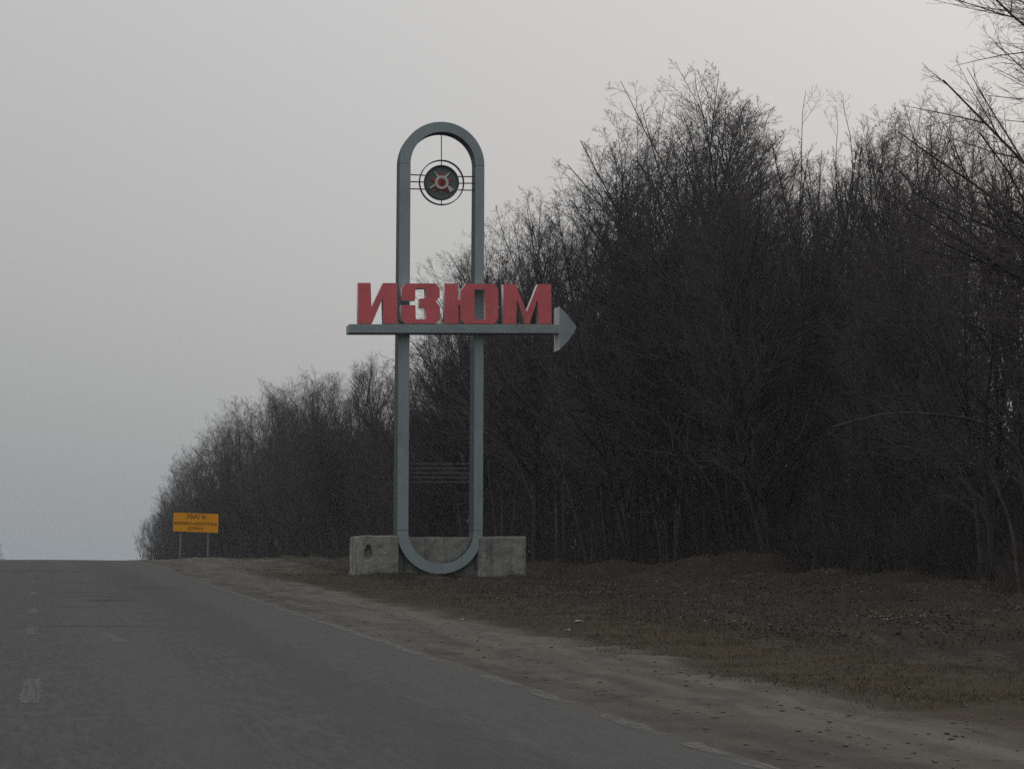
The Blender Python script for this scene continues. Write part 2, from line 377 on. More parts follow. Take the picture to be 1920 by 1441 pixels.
ring_part('arch', [cross((cuo-Ro*math.cos(t), wB-G-Ro*math.sin(t)), (cui-Ri*math.cos(t), wB-G-Ri*math.sin(t))) for t in tt])
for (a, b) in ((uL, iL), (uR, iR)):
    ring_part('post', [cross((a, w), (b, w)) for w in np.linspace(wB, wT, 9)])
# arrow beam
vB, dB = -.34, .66
bl = S(654.6, 607.4, vB); blb = S(654.6, 623.8, vB); br = S(1050, 608.0, vB); brb = S(1050, 624.4, vB)
V = [(bl[0], vB, bl[1]), (br[0], vB, br[1]), (brb[0], vB, brb[1]), (blb[0], vB, blb[1])]
V += [(x, vB+dB, z) for x, y, z in V]; Fs = [(0,1,2,3),(7,6,5,4),(0,4,5,1),(1,5,6,2),(2,6,7,3),(3,7,4,0)]
def beam_mats(V, Fs, back=False): return [0]*len(Fs)
bevel(link_mesh('beam', recalc(mesh_py('beam', V, Fs)), M['stele'], st), .01)
ah = [(1048.6,574), (1062,588), (1074,603), (1081.6,613.5), (1076,624), (1064,641), (1053,652), (1048.6,656)]
vH = vB-.004; P = [S(x, y, vH) for x, y in ah]
V, Fs = prism_loft([[(u, vH, w) for u, w in P], [(u, vH+.72, w) for u, w in P]])
mi = [0]*len(Fs); mi[7] = 1
bevel(link_mesh('arrow_head', recalc(mesh_py('arrow_head', V, Fs, mi)), [M['stele'], M['white']], st), .008)
# letters
def fill_mesh(loops, v0, v1):
    cu = bpy.data.curves.new('outline', 'CURVE'); cu.dimensions = '2D'; cu.fill_mode = 'BOTH'; cu.extrude = (v1-v0)/2
    for lp in loops:
        sp = cu.splines.new('POLY'); sp.points.add(len(lp)-1); sp.use_cyclic_u = True
        for p, (u, w) in zip(sp.points, lp): p.co = (u, w, 0, 1)
    ob = bpy.data.objects.new('outline', cu); COL.objects.link(ob); me = baked(ob)
    co = np.empty(len(me.vertices)*3, np.float32); me.vertices.foreach_get('co', co); co = co.reshape(-1, 3)
    n = np.stack([co[:, 0], (v0+v1)/2 - co[:, 2], co[:, 1]], 1)
    me.vertices.foreach_set('co', n.astype(np.float32).ravel()); recalc(me)
    me.materials.clear(); mi = [0 if p.normal.y < -.7 else 1 for p in me.polygons]; me.polygons.foreach_set('material_index', mi); me.update()
    return me
vL0, vL1 = -.33, -.04
def zl(pts): return [S(640+x/4.174, 500+y/4.174, vL0) for x, y in pts]
LET = {
 'И': [[(130,126),(230,126),(236,320),(325,127),(437,127),(437,444),(328,444),(324,245),(240,444),(132,444)]],
 'З': [[(500,130),(738,130),(770,165),(770,235),(740,270),(772,310),(775,405),(745,444),(500,444),(468,408),(468,300),(580,300),(583,410),(662,410),(662,318),(615,318),(615,248),(660,248),(660,170),(580,170),(578,262),(474,262),(474,165)]],
 'Ю': [[(808,131),(912,131),(915,258),(932,258),(932,188),(978,132),(1198,133),(1228,168),(1228,405),(1200,445),(962,445),(930,402),(930,300),(916,300),(918,445),(808,445)], [(1042,176),(1122,176),(1127,411),(1042,411)]],
 'М': [[(1268,136),(1362,136),(1452,352),(1537,136),(1643,136),(1645,447),(1540,447),(1536,252),(1472,447),(1444,447),(1372,252),(1370,447),(1268,447)]]}
for ch, loops in LET.items():
    o = link_mesh('letter', fill_mesh([zl(l) for l in loops], vL0, vL1), [M['letter'], M['white']], st); o['label'] = 'red block letter ' + ch
# rods across the lower oval
for y in (868.7, 877.0, 885.9, 894.4, 902.8):
    a = S(767.6, y, .12); b = S(889.6, y+.4, .12)
    V, Fs = box_pts(iL-.01, iR+.01, .108, .132, 0, .024); V = [(x, yy, a[1]+(b[1]-a[1])*(x-iL)/(iR-iL)+z-.012) for x, yy, z in V]
    link_mesh('rod', mesh_py('rod', V, Fs), M['rod'], st)
# emblem
vE = .12
ec = S(827.9, 342.4, vE); pxm = (S(860, 342.4, vE)[0]-S(800, 342.4, vE)[0])/60.0
em = empty('emblem', (ec[0], vE, ec[1])); em.parent = st
def polar(r, n=64, a0=0): return [(r*math.cos(a0+2*math.pi*i/n), r*math.sin(a0+2*math.pi*i/n)) for i in range(n)]
def band(ri, ro, y0, y1, n=72):
    rings = []
    for i in range(n):
        a = 2*math.pi*i/n; c, s = math.cos(a), math.sin(a)
        rings.append([(ro*c, y0, ro*s), (ri*c, y0, ri*s), (ri*c, y1, ri*s), (ro*c, y1, ro*s)])
    V, Fs = prism_loft(rings, True); return recalc(mesh_py('band', V, Fs))
def slab(pts, y0, y1):
    V, Fs = prism_loft([[(x, y0, z) for x, z in pts], [(x, y1, z) for x, z in pts]]); return recalc(mesh_py('slab', V, Fs))
Rd = 32.5*pxm
link_mesh('disc', slab(polar(Rd-.012), .03, .07), M['disc'], em)
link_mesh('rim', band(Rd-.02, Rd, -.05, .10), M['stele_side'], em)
link_mesh('hoop', band(41.3*pxm-.012, 41.3*pxm+.012, -.06, .07), M['steel'], em)
# raised medal: rays, star, crossed rifle and sabre, ring, centre
ray_pts = []
for i in range(40):
    a = 2*math.pi*i/40; k = abs(((i/8.0) % 1)-.5)*2      # five bursts between the star points
    ray_pts.append(((21-7*k if i % 2 else 14)*pxm, a+math.pi/2))
link_mesh('rays', slab([(r*math.cos(a), r*math.sin(a)) for r, a in ray_pts], .012, .032), M['emblem_gold'], em)
sp = []
for i in range(10):
    a = math.pi/2 + i*math.pi/5; r = (23.5 if i % 2 == 0 else 10.5)*pxm; sp.append((r*math.cos(a), r*math.sin(a)))
V = [(x, .008, z) for x, z in sp] + [(x, .03, z) for x, z in sp] + [(0, -.03, 0), (0, .03, 0)]
Fs = []
for i in range(10):
    j = (i+1) % 10; Fs += [(i, j, 20), (10+j, 10+i, 21), (i, 10+i, 10+j, j)]
link_mesh('star', recalc(mesh_py('star', V, Fs)), M['star'], em)
def blade(p0, p1, w0, w1, name, y0=-.015, y1=.012):
    def c(p): return ((p[0]-625)/13.1*pxm, -(p[1]-685)/13.1*pxm)
    a, b = c(p0), c(p1); dx, dz = b[0]-a[0], b[1]-a[1]; l = math.hypot(dx, dz); nx, nz = -dz/l, dx/l
    pts = [(a[0]+nx*w0, a[1]+nz*w0), (b[0]+nx*w1, b[1]+nz*w1), (b[0]-nx*w1, b[1]-nz*w1), (a[0]-nx*w0, a[1]-nz*w0)]
    return pts
def multi_slab(polys, y0, y1):
    V, Fs = [], []
    for p in polys:
        v, f = prism_loft([[(x, y0, z) for x, z in p], [(x, y1, z) for x, z in p]]); n = len(V); V += v; Fs += [tuple(i+n for i in q) for q in f]
    return recalc(mesh_py('slab', V, Fs))
link_mesh('rifle', multi_slab([blade((440,430),(560,560),.012,.022,'r'), blade((560,560),(790,780),.022,.026,'r'), blade((785,765),(880,885),.03,.062,'r')], -.026, .02), M['emblem_white'], em)
link_mesh('sabre', multi_slab([blade((828,432),(700,560),.016,.03,'s'), blade((700,560),(460,745),.026,.028,'s'), blade((470,738),(330,838),.034,.016,'s')], -.018, .024), M['emblem_white'], em)
link_mesh('ring', band(8.2*pxm, 12.6*pxm, -.05, .02), M['emblem_white'], em)
link_mesh('centre', slab(polar(8.2*pxm, 40), -.045, .02), M['star'], em)
arc = []
for i in range(15):
    a = R_(-140+250*i/14); r = 4.6*pxm; arc.append((r*math.cos(a), r*math.sin(a)))
for i in range(15):
    a = R_(110-250*i/14); r = 3.6*pxm + .6*pxm*abs(i-7)/7; arc.append((r*math.cos(a)-.3*pxm, r*math.sin(a)+.2*pxm))
link_mesh('sickle', slab(arc, -.056, -.045), M['steel'], em)
link_mesh('hammer', multi_slab([blade((585,725),(645,650),.008,.008,'h'), blade((625,640),(665,668),.016,.016,'h')], -.055, -.045), M['steel'], em)
link_mesh('pendant', slab([(-3.5*pxm,-15*pxm),(3.5*pxm,-15*pxm),(4*pxm,-19*pxm),(0,-23*pxm),(-4*pxm,-19*pxm)], .005, .032), M['emblem_gold'], em)
# bars that carry the emblem
def bar(p, q, w, v0=.10, v1=.14):
    a = np.array(S(*p, .12)); b = np.array(S(*q, .12)); d = (b-a)/np.linalg.norm(b-a); n = np.array((-d[1], d[0]))*w/2
    pts = [a+n, b+n, b-n, a-n]; V, Fs = prism_loft([[(x, v0, z) for x, z in pts], [(x, v1, z) for x, z in pts]])
    return link_mesh('bar', recalc(mesh_py('bar', V, Fs)), M['steel'], st)
for (y0, y1) in ((327.3, 328.9), (340.5, 341.5), (354.0, 354.8)): bar((766, y0), (797, y1), .026)
for (y0, y1) in ((331.0, 331.4), (343.6, 343.8), (356.2, 356.8)): bar((859, y0), (889.7, y1), .026)
bar((827.6, 250), (827.6, 310.5), .02); bar((827.6, 374), (827.6, 384), .02)

# ---------------------------------------------------------------- concrete pedestal
pd = empty_at('concrete_pedestal'); tag(pd, 'weathered grey concrete pedestal with stepped wings around the stele foot', 'pedestal')
vf = -.02
def U(px, v): return S(px, 1030, v)[0]
plan = [(U(655,1.25), 1.25, S(655,1006.5,1.25)[1]), (U(679,vf), vf, S(679,1003.2,vf)[1]), (U(747.5,vf), vf, S(747,1003.4,vf)[1]), (U(749,vf)+.03, .30, S(760,1006.2,.30)[1]),
        (U(889,.30), .30, S(889,1007.2,.30)[1]), (U(897,vf), vf, S(897,1005.5,vf)[1]), (U(987,vf), vf, S(987,1004.8,vf)[1]), (U(987,vf)-.1, 1.25, S(980,1007,1.25)[1])]
V, Fs = prism_loft([[(u, v, -.7) for u, v, w in plan], [(u, v, w) for u, v, w in plan]])
blk = link_mesh('wall', recalc(mesh_py('wall', V, Fs)), M['concrete'])
nc = S(690.5, 1035, vf)
cm = slab([(nc[0]+.125*math.cos(a)*(1.0 if math.sin(a) < 0 else .8), nc[1]+.19*math.sin(a)) for a in np.linspace(0, 2*math.pi, 14, endpoint=False)], -.3, .16)
cut = link_mesh('cut', cm, M['concrete'])
bo = blk.modifiers.new('b', 'BOOLEAN'); bo.object = cut; bo.operation = 'DIFFERENCE'; bo.solver = 'EXACT'
rm = blk.modifiers.new('r', 'REMESH'); rm.mode = 'VOXEL'; rm.voxel_size = .028
me = baked(blk); bpy.data.objects.remove(cut)
bm = bmesh.new(); bm.from_mesh(me); bmesh.ops.smooth_vert(bm, verts=bm.verts, factor=.5, use_axis_x=True, use_axis_y=True, use_axis_z=True)
for v in bm.verts:
    c = v.co; d = .011*float(vnoise(c.x*1.0+c.y, c.z, 21, 3, .5)) + .016*min(0.0, float(vnoise(c.x*1.3-c.y, c.z*1.1, 22, 3, .35))+.25); v.co += v.normal*d
bm.to_mesh(me); bm.free(); me.materials.clear()
w_ = link_mesh('wall', me, M['concrete'], pd)
for p in w_.data.polygons: p.use_smooth = True
a = S(750, 1082.5, -.30); b = S(936, 1083, -.30)
V, Fs = box_pts(a[0], b[0], -.42, .9, a[1]-.6, a[1]); bevel(link_mesh('plinth', mesh_py('plinth', V, Fs), M['concrete'], pd), .02)

# ---------------------------------------------------------------- yellow warning sign
YS = 96.0
ctr = at_Y(367, 979, YS); base = (ctr[0], YS, gz(ctr[0], YS))
ws = empty('warning_sign', base); tag(ws, 'wide yellow warning sign on two thin posts near the road crest', 'sign')
def L(px, py, Y=YS): p = at_Y(px, py, Y); return (p[0]-base[0], Y-base[1], p[2]-base[2])
c4 = [L(325.4,960.2), L(409.9,963.2), L(408.8,998.4), L(324.6,995.0)]
V = c4 + [(x, .03, z) for x, y, z in c4]; Fs = [(0,1,2,3),(7,6,5,4),(0,4,5,1),(1,5,6,2),(2,6,7,3),(3,7,4,0)]
panel = link_mesh('panel', recalc(mesh_py('panel', V, Fs)), M['yellow'], ws)
ang = math.atan2(c4[1][2]-c4[0][2], c4[1][0]-c4[0][0])
def text_on(txt, px, py, wpx, hpx, off):
    cu = bpy.data.curves.new('lettering', 'FONT'); cu.body = txt; cu.align_x = 'CENTER'; cu.align_y = 'CENTER'; cu.size = 1; cu.offset = off; cu.extrude = .002
    ob = bpy.data.objects.new('lettering', cu); COL.objects.link(ob); me = baked(ob); me.materials.clear()
    co = np.empty(len(me.vertices)*3, np.float32); me.vertices.foreach_get('co', co); co = co.reshape(-1, 3)
    lo, hi = co.min(0), co.max(0); m = YS/F/math.cos(.15)
    x = (co[:, 0]-(lo[0]+hi[0])/2)/(hi[0]-lo[0])*wpx*m; z = (co[:, 1]-(lo[1]+hi[1])/2)/(hi[1]-lo[1])*hpx*m
    c = L(px, py); ca, sa = math.cos(ang), math.sin(ang)
    n = np.stack([c[0]+x*ca-z*sa, -.004-co[:, 2], c[2]+x*sa+z*ca], 1); me.vertices.foreach_set('co', n.astype(np.float32).ravel()); me.update()
    o = link_mesh('lettering', me, M['ink'], panel); o['label'] = 'dark lettering reading ' + txt
text_on('УВАГА!', 368.5, 968.0, 37, 8.6, .002)
text_on('АВАРІЙНО-НЕБЕЗПЕЧНА', 366.5, 980.2, 79, 7.6, .0)
text_on('ДІЛЯНКА', 366.5, 990.4, 28, 6.8, .0)
def tube(pts, rad, n=8):
    rings = []
    for i, p in enumerate(pts):
        r = rad[i] if isinstance(rad, (list, tuple)) else rad; d = Vector(pts[min(i+1, len(pts)-1)]) - Vector(pts[max(i-1, 0)]); q = d.to_track_quat('Z', 'Y')
        rings.append([tuple(Vector(p) + q @ Vector((r*math.cos(2*math.pi*k/n), r*math.sin(2*math.pi*k/n), 0))) for k in range(n)])
    V, Fs = prism_loft(rings); return recalc(mesh_py('tube', V, Fs))
for px, lean in ((339.5, 1.8), (391.0, 1.0)):
    t = L(px, 966); f = L(px-lean, 1052); link_mesh('post', tube([(f[0], .06, gz(base[0]+f[0], YS)-base[2]-.3), (t[0], .06, t[2])], .033), M['galv'], ws)

# small plate by the wood
p = at_Y(517.5, 1016, 104); b0 = (p[0], 104, gz(p[0], 104)); mp = empty('marker_plate', b0); tag(mp, 'small dull grey marker plate on a thin post in front of the wood', 'marker')
V, Fs = box_pts(-.075, .075, -.012, .012, p[2]-b0[2]-.12, p[2]-b0[2]+.12); link_mesh('plate', mesh_py('plate', V, Fs), M['rod'], mp)
link_mesh('post', tube([(0, .03, -.2), (0, .03, p[2]-b0[2]+.12)], .018, 6), M['bark'], mp)

# ---------------------------------------------------------------- bare trees
def nrm(a): return a/np.maximum(np.linalg.norm(a, axis=-1, keepdims=True), 1e-9)
def tubes(P, Rad, sides):
    """P (B,N,3), Rad (B,N) -> verts, quads"""
    B, N, _ = P.shape
    T = np.empty_like(P); T[:, 1:-1] = P[:, 2:]-P[:, :-2]; T[:, 0] = P[:, 1]-P[:, 0]; T[:, -1] = P[:, -1]-P[:, -2]; T = nrm(T)
    ref = np.where(np.abs(T[:, :1, 2:3]) > .9, np.array((1., 0, 0)), np.array((0, 0, 1.)))
    A = nrm(np.cross(T, np.broadcast_to(ref, T.shape))); Bn = np.cross(T, A)
    a = np.arange(sides)*2*math.pi/sides
    V = P[:, :, None, :] + Rad[:, :, None, None]*(A[:, :, None, :]*np.cos(a)[None, None, :, None] + Bn[:, :, None, :]*np.sin(a)[None, None, :, None])
    idx = np.arange(B*N*sides).reshape(B, N, sides)
    q = np.stack([idx[:, :-1], np.roll(idx, -1, 2)[:, :-1], np.roll(idx, -1, 2)[:, 1:], idx[:, 1:]], -1).reshape(-1, 4)
    return V.reshape(-1, 3), q
def sample(P, t):
    """P (B,N,3), t (B,K) -> points and tangents"""
    N = P.shape[1]; f = t*(N-1); i = np.minimum(f.astype(int), N-2); w = (f-i)[..., None]; b = np.arange(P.shape[0])[:, None]
    p0, p1 = P[b, i], P[b, i+1]; return p0*(1-w)+p1*w, nrm(p1-p0)
def children(r, P, Rad, K, t0, t1, ang, lenf, N, up, radf, wob=.12, parent_len=None, tshape=1.0, droop=0.0, close=0.0, env=None, reach=False):
    B = P.shape[0]
    t = t0 + (t1-t0)*((np.arange(K)[None, :]+r.random((B, K)))/K)
    o, T = sample(P, t); pl = parent_len if parent_len is not None else np.linalg.norm(P[:, -1]-P[:, 0], axis=1)
    ref = nrm(r.normal(size=T.shape)); A = nrm(np.cross(T, ref))
    a = R_(1)*(r.uniform(ang[0], ang[1], (B, K))*(1.0+close*(.35-t)))[..., None]
    d = nrm(T*np.cos(a)+A*np.sin(a)); d[..., 2] += up*.35; d = nrm(d)
    l = pl[:, None]*r.uniform(lenf[0], lenf[1], (B, K))*(1.08-t)**tshape
    if env is not None:                            # keep the branch inside the rounded outline of the crown
        cz, a_, c_ = env; q = o - np.array((0, 0, cz)); sc3 = np.array((a_, a_, c_)); q = q/sc3; dd = (d + np.array((0, 0, up*.25)))/sc3
        A2 = (dd*dd).sum(-1); B2 = (q*dd).sum(-1); C2 = (q*q).sum(-1)-1; disc = np.maximum(B2*B2-A2*C2, 0); ds = np.maximum((-B2+np.sqrt(disc))/A2, .25)
        u = r.uniform(.72, 1.06, (B, K)); l = np.minimum(ds*u, pl[:, None]*lenf[1]*1.25) if reach else np.minimum(l, ds*u+.15)
    Nn = P.shape[1]; ri = np.clip((t*(Nn-1)).astype(int), 0, Nn-1); pr = np.take_along_axis(Rad, ri, 1)
    Q = np.empty((B, K, N, 3)); Q[:, :, 0] = o; cur = d.copy()
    for k in range(1, N):
        Q[:, :, k] = Q[:, :, k-1] + cur*(l/(N-1))[..., None]
        cur = cur + r.normal(size=cur.shape)*wob; cur[..., 2] += up*.5/(N-1) - droop*k/(N-1); cur = nrm(cur)
    rad = np.maximum(pr*radf, .0030)[..., None]*np.linspace(1, .25, N)[None, None, :]
    return Q.reshape(-1, N, 3), np.maximum(rad.reshape(-1, N), .0022), l.ravel()
def make_tree(seed, H=14.0, stems=4, lean=.3, low=.22, a1=(25,48), l1=(.24,.38), k=(18, 8, 6, 3), up=.3, r0=.10, wide=2.7, kink=.045, bend=.05, base=.12):
    r = np.random.default_rng(seed); N = 14; P = np.zeros((stems, N, 3)); hs = []; az0 = r.uniform(0, 6.28)
    cz = H*(1+base)/2; env = (cz, wide, H*(1-base)/2)
    for s in range(stems):
        az = az0 + s*2.399 + r.normal()*.3; ln = lean*math.sqrt((s+.3)/stems)*r.uniform(.8, 1.2); h = H*.86*(1-.9*ln*ln)*(1 if s == 0 else r.uniform(.86, 1.0))
        d = nrm(np.array((math.cos(az)*ln, math.sin(az)*ln, 1.0))); p = np.array((math.cos(az)*.15*(stems > 1), math.sin(az)*.15*(stems > 1), -.4))
        for i in range(N):
            P[s, i] = p; p = p + d*((h+.4)/(N-1)); d = d + np.array((r.normal()*kink, r.normal()*kink, bend)); d = nrm(d)
        hs.append(h)
    Rad = (r0*r.uniform(.75, 1.1, stems)*np.array(hs)/H)[:, None]*(np.linspace(1, 0, N)[None, :]**.9*.95+.05); Rad[:, 0] *= 1.3
    hs = np.array(hs)
    P1, R1, L1 = children(r, P, Rad, k[0], low, .985, a1, l1, 8, up, .62, .06, hs, .5, 0, .8, env, True)
    P2, R2, L2 = children(r, P1, R1, k[1], .12, .97, (22, 52), (.34, .60), 5, up*.6, .58, .07, L1, .6, 0, 0, env)
    P3, R3, L3 = children(r, P2, R2, k[2], .10, .97, (24, 56), (.36, .62), 3, up*.5, .55, .08, L2, .7, 0, 0, env)
    P4, R4, L4 = children(r, P3, R3, k[3], .15, .95, (24, 56), (.40, .72), 2, up*.3, .7, .1, L3, .7)
    def join(sets):
        Vs, Qs, n = [], [], 0
        for Pp, Rr, sd in sets:
            v, q = tubes(Pp, Rr, sd); Vs.append(v); Qs.append(q+n); n += len(v)
        return np.concatenate(Vs), np.concatenate(Qs)
    tv, tq = join([(P, Rad, 7), (P1, R1, 5)]); cv, cq = join([(P2, R2, 4), (P3, R3, 3), (P4, R4, 3)])
    top = cv[:, 2].max()
    return mesh_np('trunk', tv, tq, smooth=True), mesh_np('crown', cv, cq), top
def make_shrub(seed, H=2.6, n=34, spread=.45):
    r = np.random.default_rng(seed); N = 5; P = np.zeros((n, N, 3))
    d = nrm(np.stack([r.normal(size=n)*spread, r.normal(size=n)*spread, np.ones(n)], -1)); p = np.stack([r.normal(size=n)*.45, r.normal(size=n)*.45, np.full(n, -.15)], -1); h = H*r.uniform(.45, 1, n)
    for i in range(N):
        P[:, i] = p; p = p + d*(h/(N-1))[:, None]; d = nrm(d + r.normal(size=d.shape)*.10 + np.array((0, 0, .04)))
    Rad = (.012*r.uniform(.6, 1.4, n))[:, None]*np.linspace(1, .35, N)[None, :]
    P1, R1, L1 = children(r, P, Rad, 7, .25, .98, (20, 55), (.25, .5), 4, .4, .6, .12, h, .6)
    P2, R2, L2 = children(r, P1, R1, 4, .2, .98, (25, 60), (.3, .55), 2, .3, .7, .1, L1, .4)
    v0, q0 = tubes(P, Rad, 4); v1, q1 = tubes(P1, R1, 3); v2, q2 = tubes(P2, R2, 3)
    return mesh_np('stems', v0, q0, smooth=True), mesh_np('twigs', np.concatenate([v1, v2]), np.concatenate([q1, q2+len(v1)]))

PROTO = []
SPECS = [dict(seed=11, stems=3, lean=.2, a1=(34,64), k=(26,9,7,3), wide=2.7), dict(seed=12, stems=2, lean=.12, a1=(34,62), l1=(.28,.40), k=(38,9,7,3), wide=3.0), dict(seed=13, stems=1, lean=.05, a1=(34,60), l1=(.32,.42), k=(70,9,7,3), r0=.13, wide=3.0),
         dict(seed=14, stems=6, lean=.28, k=(15,9,7,3), wide=3.4), dict(seed=15, stems=4, lean=.28, a1=(34,64), k=(21,9,7,3), low=.16, wide=3.1), dict(seed=16, stems=2, lean=.08, a1=(26,50), l1=(.24,.36), k=(32,9,6,3), wide=2.2),
         dict(seed=17, stems=5, lean=.25, low=.12, a1=(30,56), k=(17,9,7,3), wide=3.2, base=.05), dict(seed=18, stems=1, lean=.04, a1=(20,40), l1=(.20,.30), k=(60,8,6,3), low=.2, r0=.11, wide=1.5)]
FORM = ['three-stemmed', 'twin-stemmed', 'single-trunked', 'wide fan-shaped', 'four-stemmed', 'narrow twin-stemmed', 'low-branching many-stemmed', 'slender upright']
for s in SPECS:
    t, c, top = make_tree(**s); t.materials.append(M['bark']); c.materials.append(M['twig']); PROTO.append((t, c, top))
TREES = 0
def place_tree(pi, x, y, h, label, group, wid=1.0, rot=None, name='bare_tree'):
    global TREES
    t, c, top = PROTO[pi]; root = empty(name, (x, y, gz(x, y)), random.uniform(0, 6.28) if rot is None else rot)
    s = h/top; root.scale = (s*wid, s*wid, s); tag(root, label, 'tree', group)
    a = bpy.data.objects.new('trunk', t); a.parent = root; COL.objects.link(a)
    b = bpy.data.objects.new('crown', c); b.parent = root; COL.objects.link(b)
    TREES += 1; return root
EDGE_NEAR = ('bare leafless tree at the edge of the wood beside the pedestal', 'leafless trees along the front edge of the wood')
SKY = [(270,1040),(288,958),(310,938),(335,885),(360,838),(395,800),(425,765),(455,738),(490,722),(530,702),(565,690),(600,684),(635,703),(665,690),(690,664),(725,655),(770,660),(815,650),(860,560),(905,445),(950,385),(1005,350),(1050,395),(1095,440),(1125,400),(1150,330),(1200,215),(1275,135),(1330,150),(1390,190),(1450,235),(1500,205),(1560,155),(1605,165),(1660,230),(1710,170),(1780,170),(1850,150),(2000,120)]
skx = [a for a, b in SKY]; sky_ = [b for a, b in SKY]
def height_for(x, y, py_):
    d = math.hypot(x, y); return None
FAR_L = 'bare leafless tree in the far row beyond the road crest'
MID_L = 'bare leafless tree standing behind the oval stele'
NEAR_L = 'tall bare leafless tree at the edge of the wood right of the stele'
IN_L = 'bare leafless tree deep inside the wood'
def label_for(px, inside, pi):
    f = FORM[pi]
    if inside: return 'bare %s tree deep inside the wood' % f, 'leafless %s trees filling the wood' % f
    if px < 660: return 'bare %s tree in the far row beyond the road crest' % f, 'leafless %s trees of the far row' % f
    if px < 1110: return 'bare %s tree at the wood edge behind the oval stele' % f, 'leafless %s trees behind the stele' % f
    return 'tall bare %s tree at the wood edge beyond the arrow tip' % f, 'tall leafless %s trees past the arrow' % f
front = [(300,952,21,3),(322,918,20,6),(345,868,20.5,3),(288,958,19,6),(310,938,18,0),(335,885,18,3),(360,838,18,1),(378,812,19,6),(395,800,18.5,4),(425,765,18,0),(455,738,18.5,3),(490,722,18,6),(512,712,19,5),(530,702,19,3),(565,690,18,6),(585,688,19.5,3),(600,684,20,5),(620,695,18.5,3),(640,705,19,0),(690,662,21,5),(725,655,20,2),(770,664,18,1),(800,672,18.5,6),(830,655,19,4),
         (868,585,19,2),(905,455,18,1),(950,385,18.5,0),(1005,350,18.5,2),(1050,398,19,5),(1095,440,20,6),(1150,335,17.5,1),(1200,215,17.5,4),(1240,190,18.5,0),(1272,118,18,2),(1330,150,18.5,0),(1390,190,18,3),(1450,235,17.5,4),
         (1500,200,21,7),(1560,152,22,7),(1605,162,22,7),(1660,228,20,5),(1710,165,20,5),(1780,170,19,0),(1850,150,18,4)]
for (px, py, X, pi) in front:
    X += 1.4 if px > 1100 else 0
    g = at_X(px, 1037, X); Y = g[1]; p = at_Y(px, py, Y); h = p[2]-gz(p[0], Y)
    lab, grp = label_for(px, False, pi)
    place_tree(pi, p[0], Y, max(h, 4), lab, grp, wid=1.0 if px in (1095, 1150, 1050) else 1.12 if px == 1200 else random.uniform(1.2, 1.45) if (px > 860 and pi != 7) else random.uniform(1.0, 1.25))
rr = np.random.default_rng(5)
for X, st0, cnt in ((20.5, 4.6, 0), (24.5, 5.2, 0), (29, 6.2, 0), (35, 7.5, 0), (42, 9, 0)):
    Y = X/.415
    while Y < min(430, X/.052):
        x = X + rr.normal()*1.3; y = Y + rr.normal()*1.4
        px, _ = proj((x, y, 1.3)); lim = np.interp(px, skx, sky_) + 60 + abs(rr.normal())*75
        p = at_Y(px, lim, y); h = p[2]-gz(x, y); h = min(h, 15.5*rr.uniform(.85, 1.05))
        if h > 3.5 and px < 1990:
            qi = int(rr.integers(0, 8)); l_, g_ = label_for(px, True, qi); place_tree(qi, x, y, h, l_, g_, wid=rr.uniform(.95, 1.2))
        Y += st0*(1+Y/190.0)*rr.uniform(.8, 1.2)
print('TREES', TREES)
# the big tree whose limbs reach in from the right
t, c, top = make_tree(43, H=18, stems=3, lean=.16, low=.2, a1=(50,82), l1=(.30,.42), k=(46,13,7,3), up=.22, r0=.15, wide=6.0); t.materials.append(M['bark']); c.materials.append(M['twig']); PROTO.append((t, c, top))
g = at_Y(2185, 1100, 44); place_tree(8, g[0], 44, 17.0, 'largest bare tree, its long limbs reaching over the verge toward the road', None, rot=1.0)
# one roadside tree on the other side of the road, and a conifer behind the crest
g = (-6.2, 150.0); place_tree(4, g[0], g[1], 12.5, 'bare leafless tree alone on the opposite side of the road', None, rot=.4)
def conifer(x, y, h, r):
    root = empty('conifer_tree', (x, y, gz(x, y))); tag(root, 'small dark conifer below the road crest on the opposite side', 'tree')
    link_mesh('trunk', tube([(0,0,-.3), (0,0,h*.5), (0,0,h)], [.16,.1,.02], 7), M['bark'], root)
    q = np.random.default_rng(3); V, Fq = [], []
    for i in range(150):
        t = (i+.5)/150; z = h*(.1+.9*t); L_ = r*(1-t)**.8*q.uniform(.75, 1.15)+.15; az = i*2.399
        for j in range(26):
            s = (j+1)/26*L_; b = np.array((math.cos(az)*s, math.sin(az)*s, z-.12*s+.05*s*s))
            for sd in (-1, 1):
                e = b + np.array((math.cos(az+sd*.9), math.sin(az+sd*.9), q.uniform(-.3,.2)))*.32*(1-.5*j/26); n = len(V); V += [b, b+np.array((0,0,.05)), e]; Fq.append((n, n+1, n+2))
    link_mesh('crown', mesh_np('crown', np.array(V), np.array(Fq)), M['needle'], root)
conifer(-5.7, 350, 350*52/F+1.3-gz(-5.7, 350), 2.6)

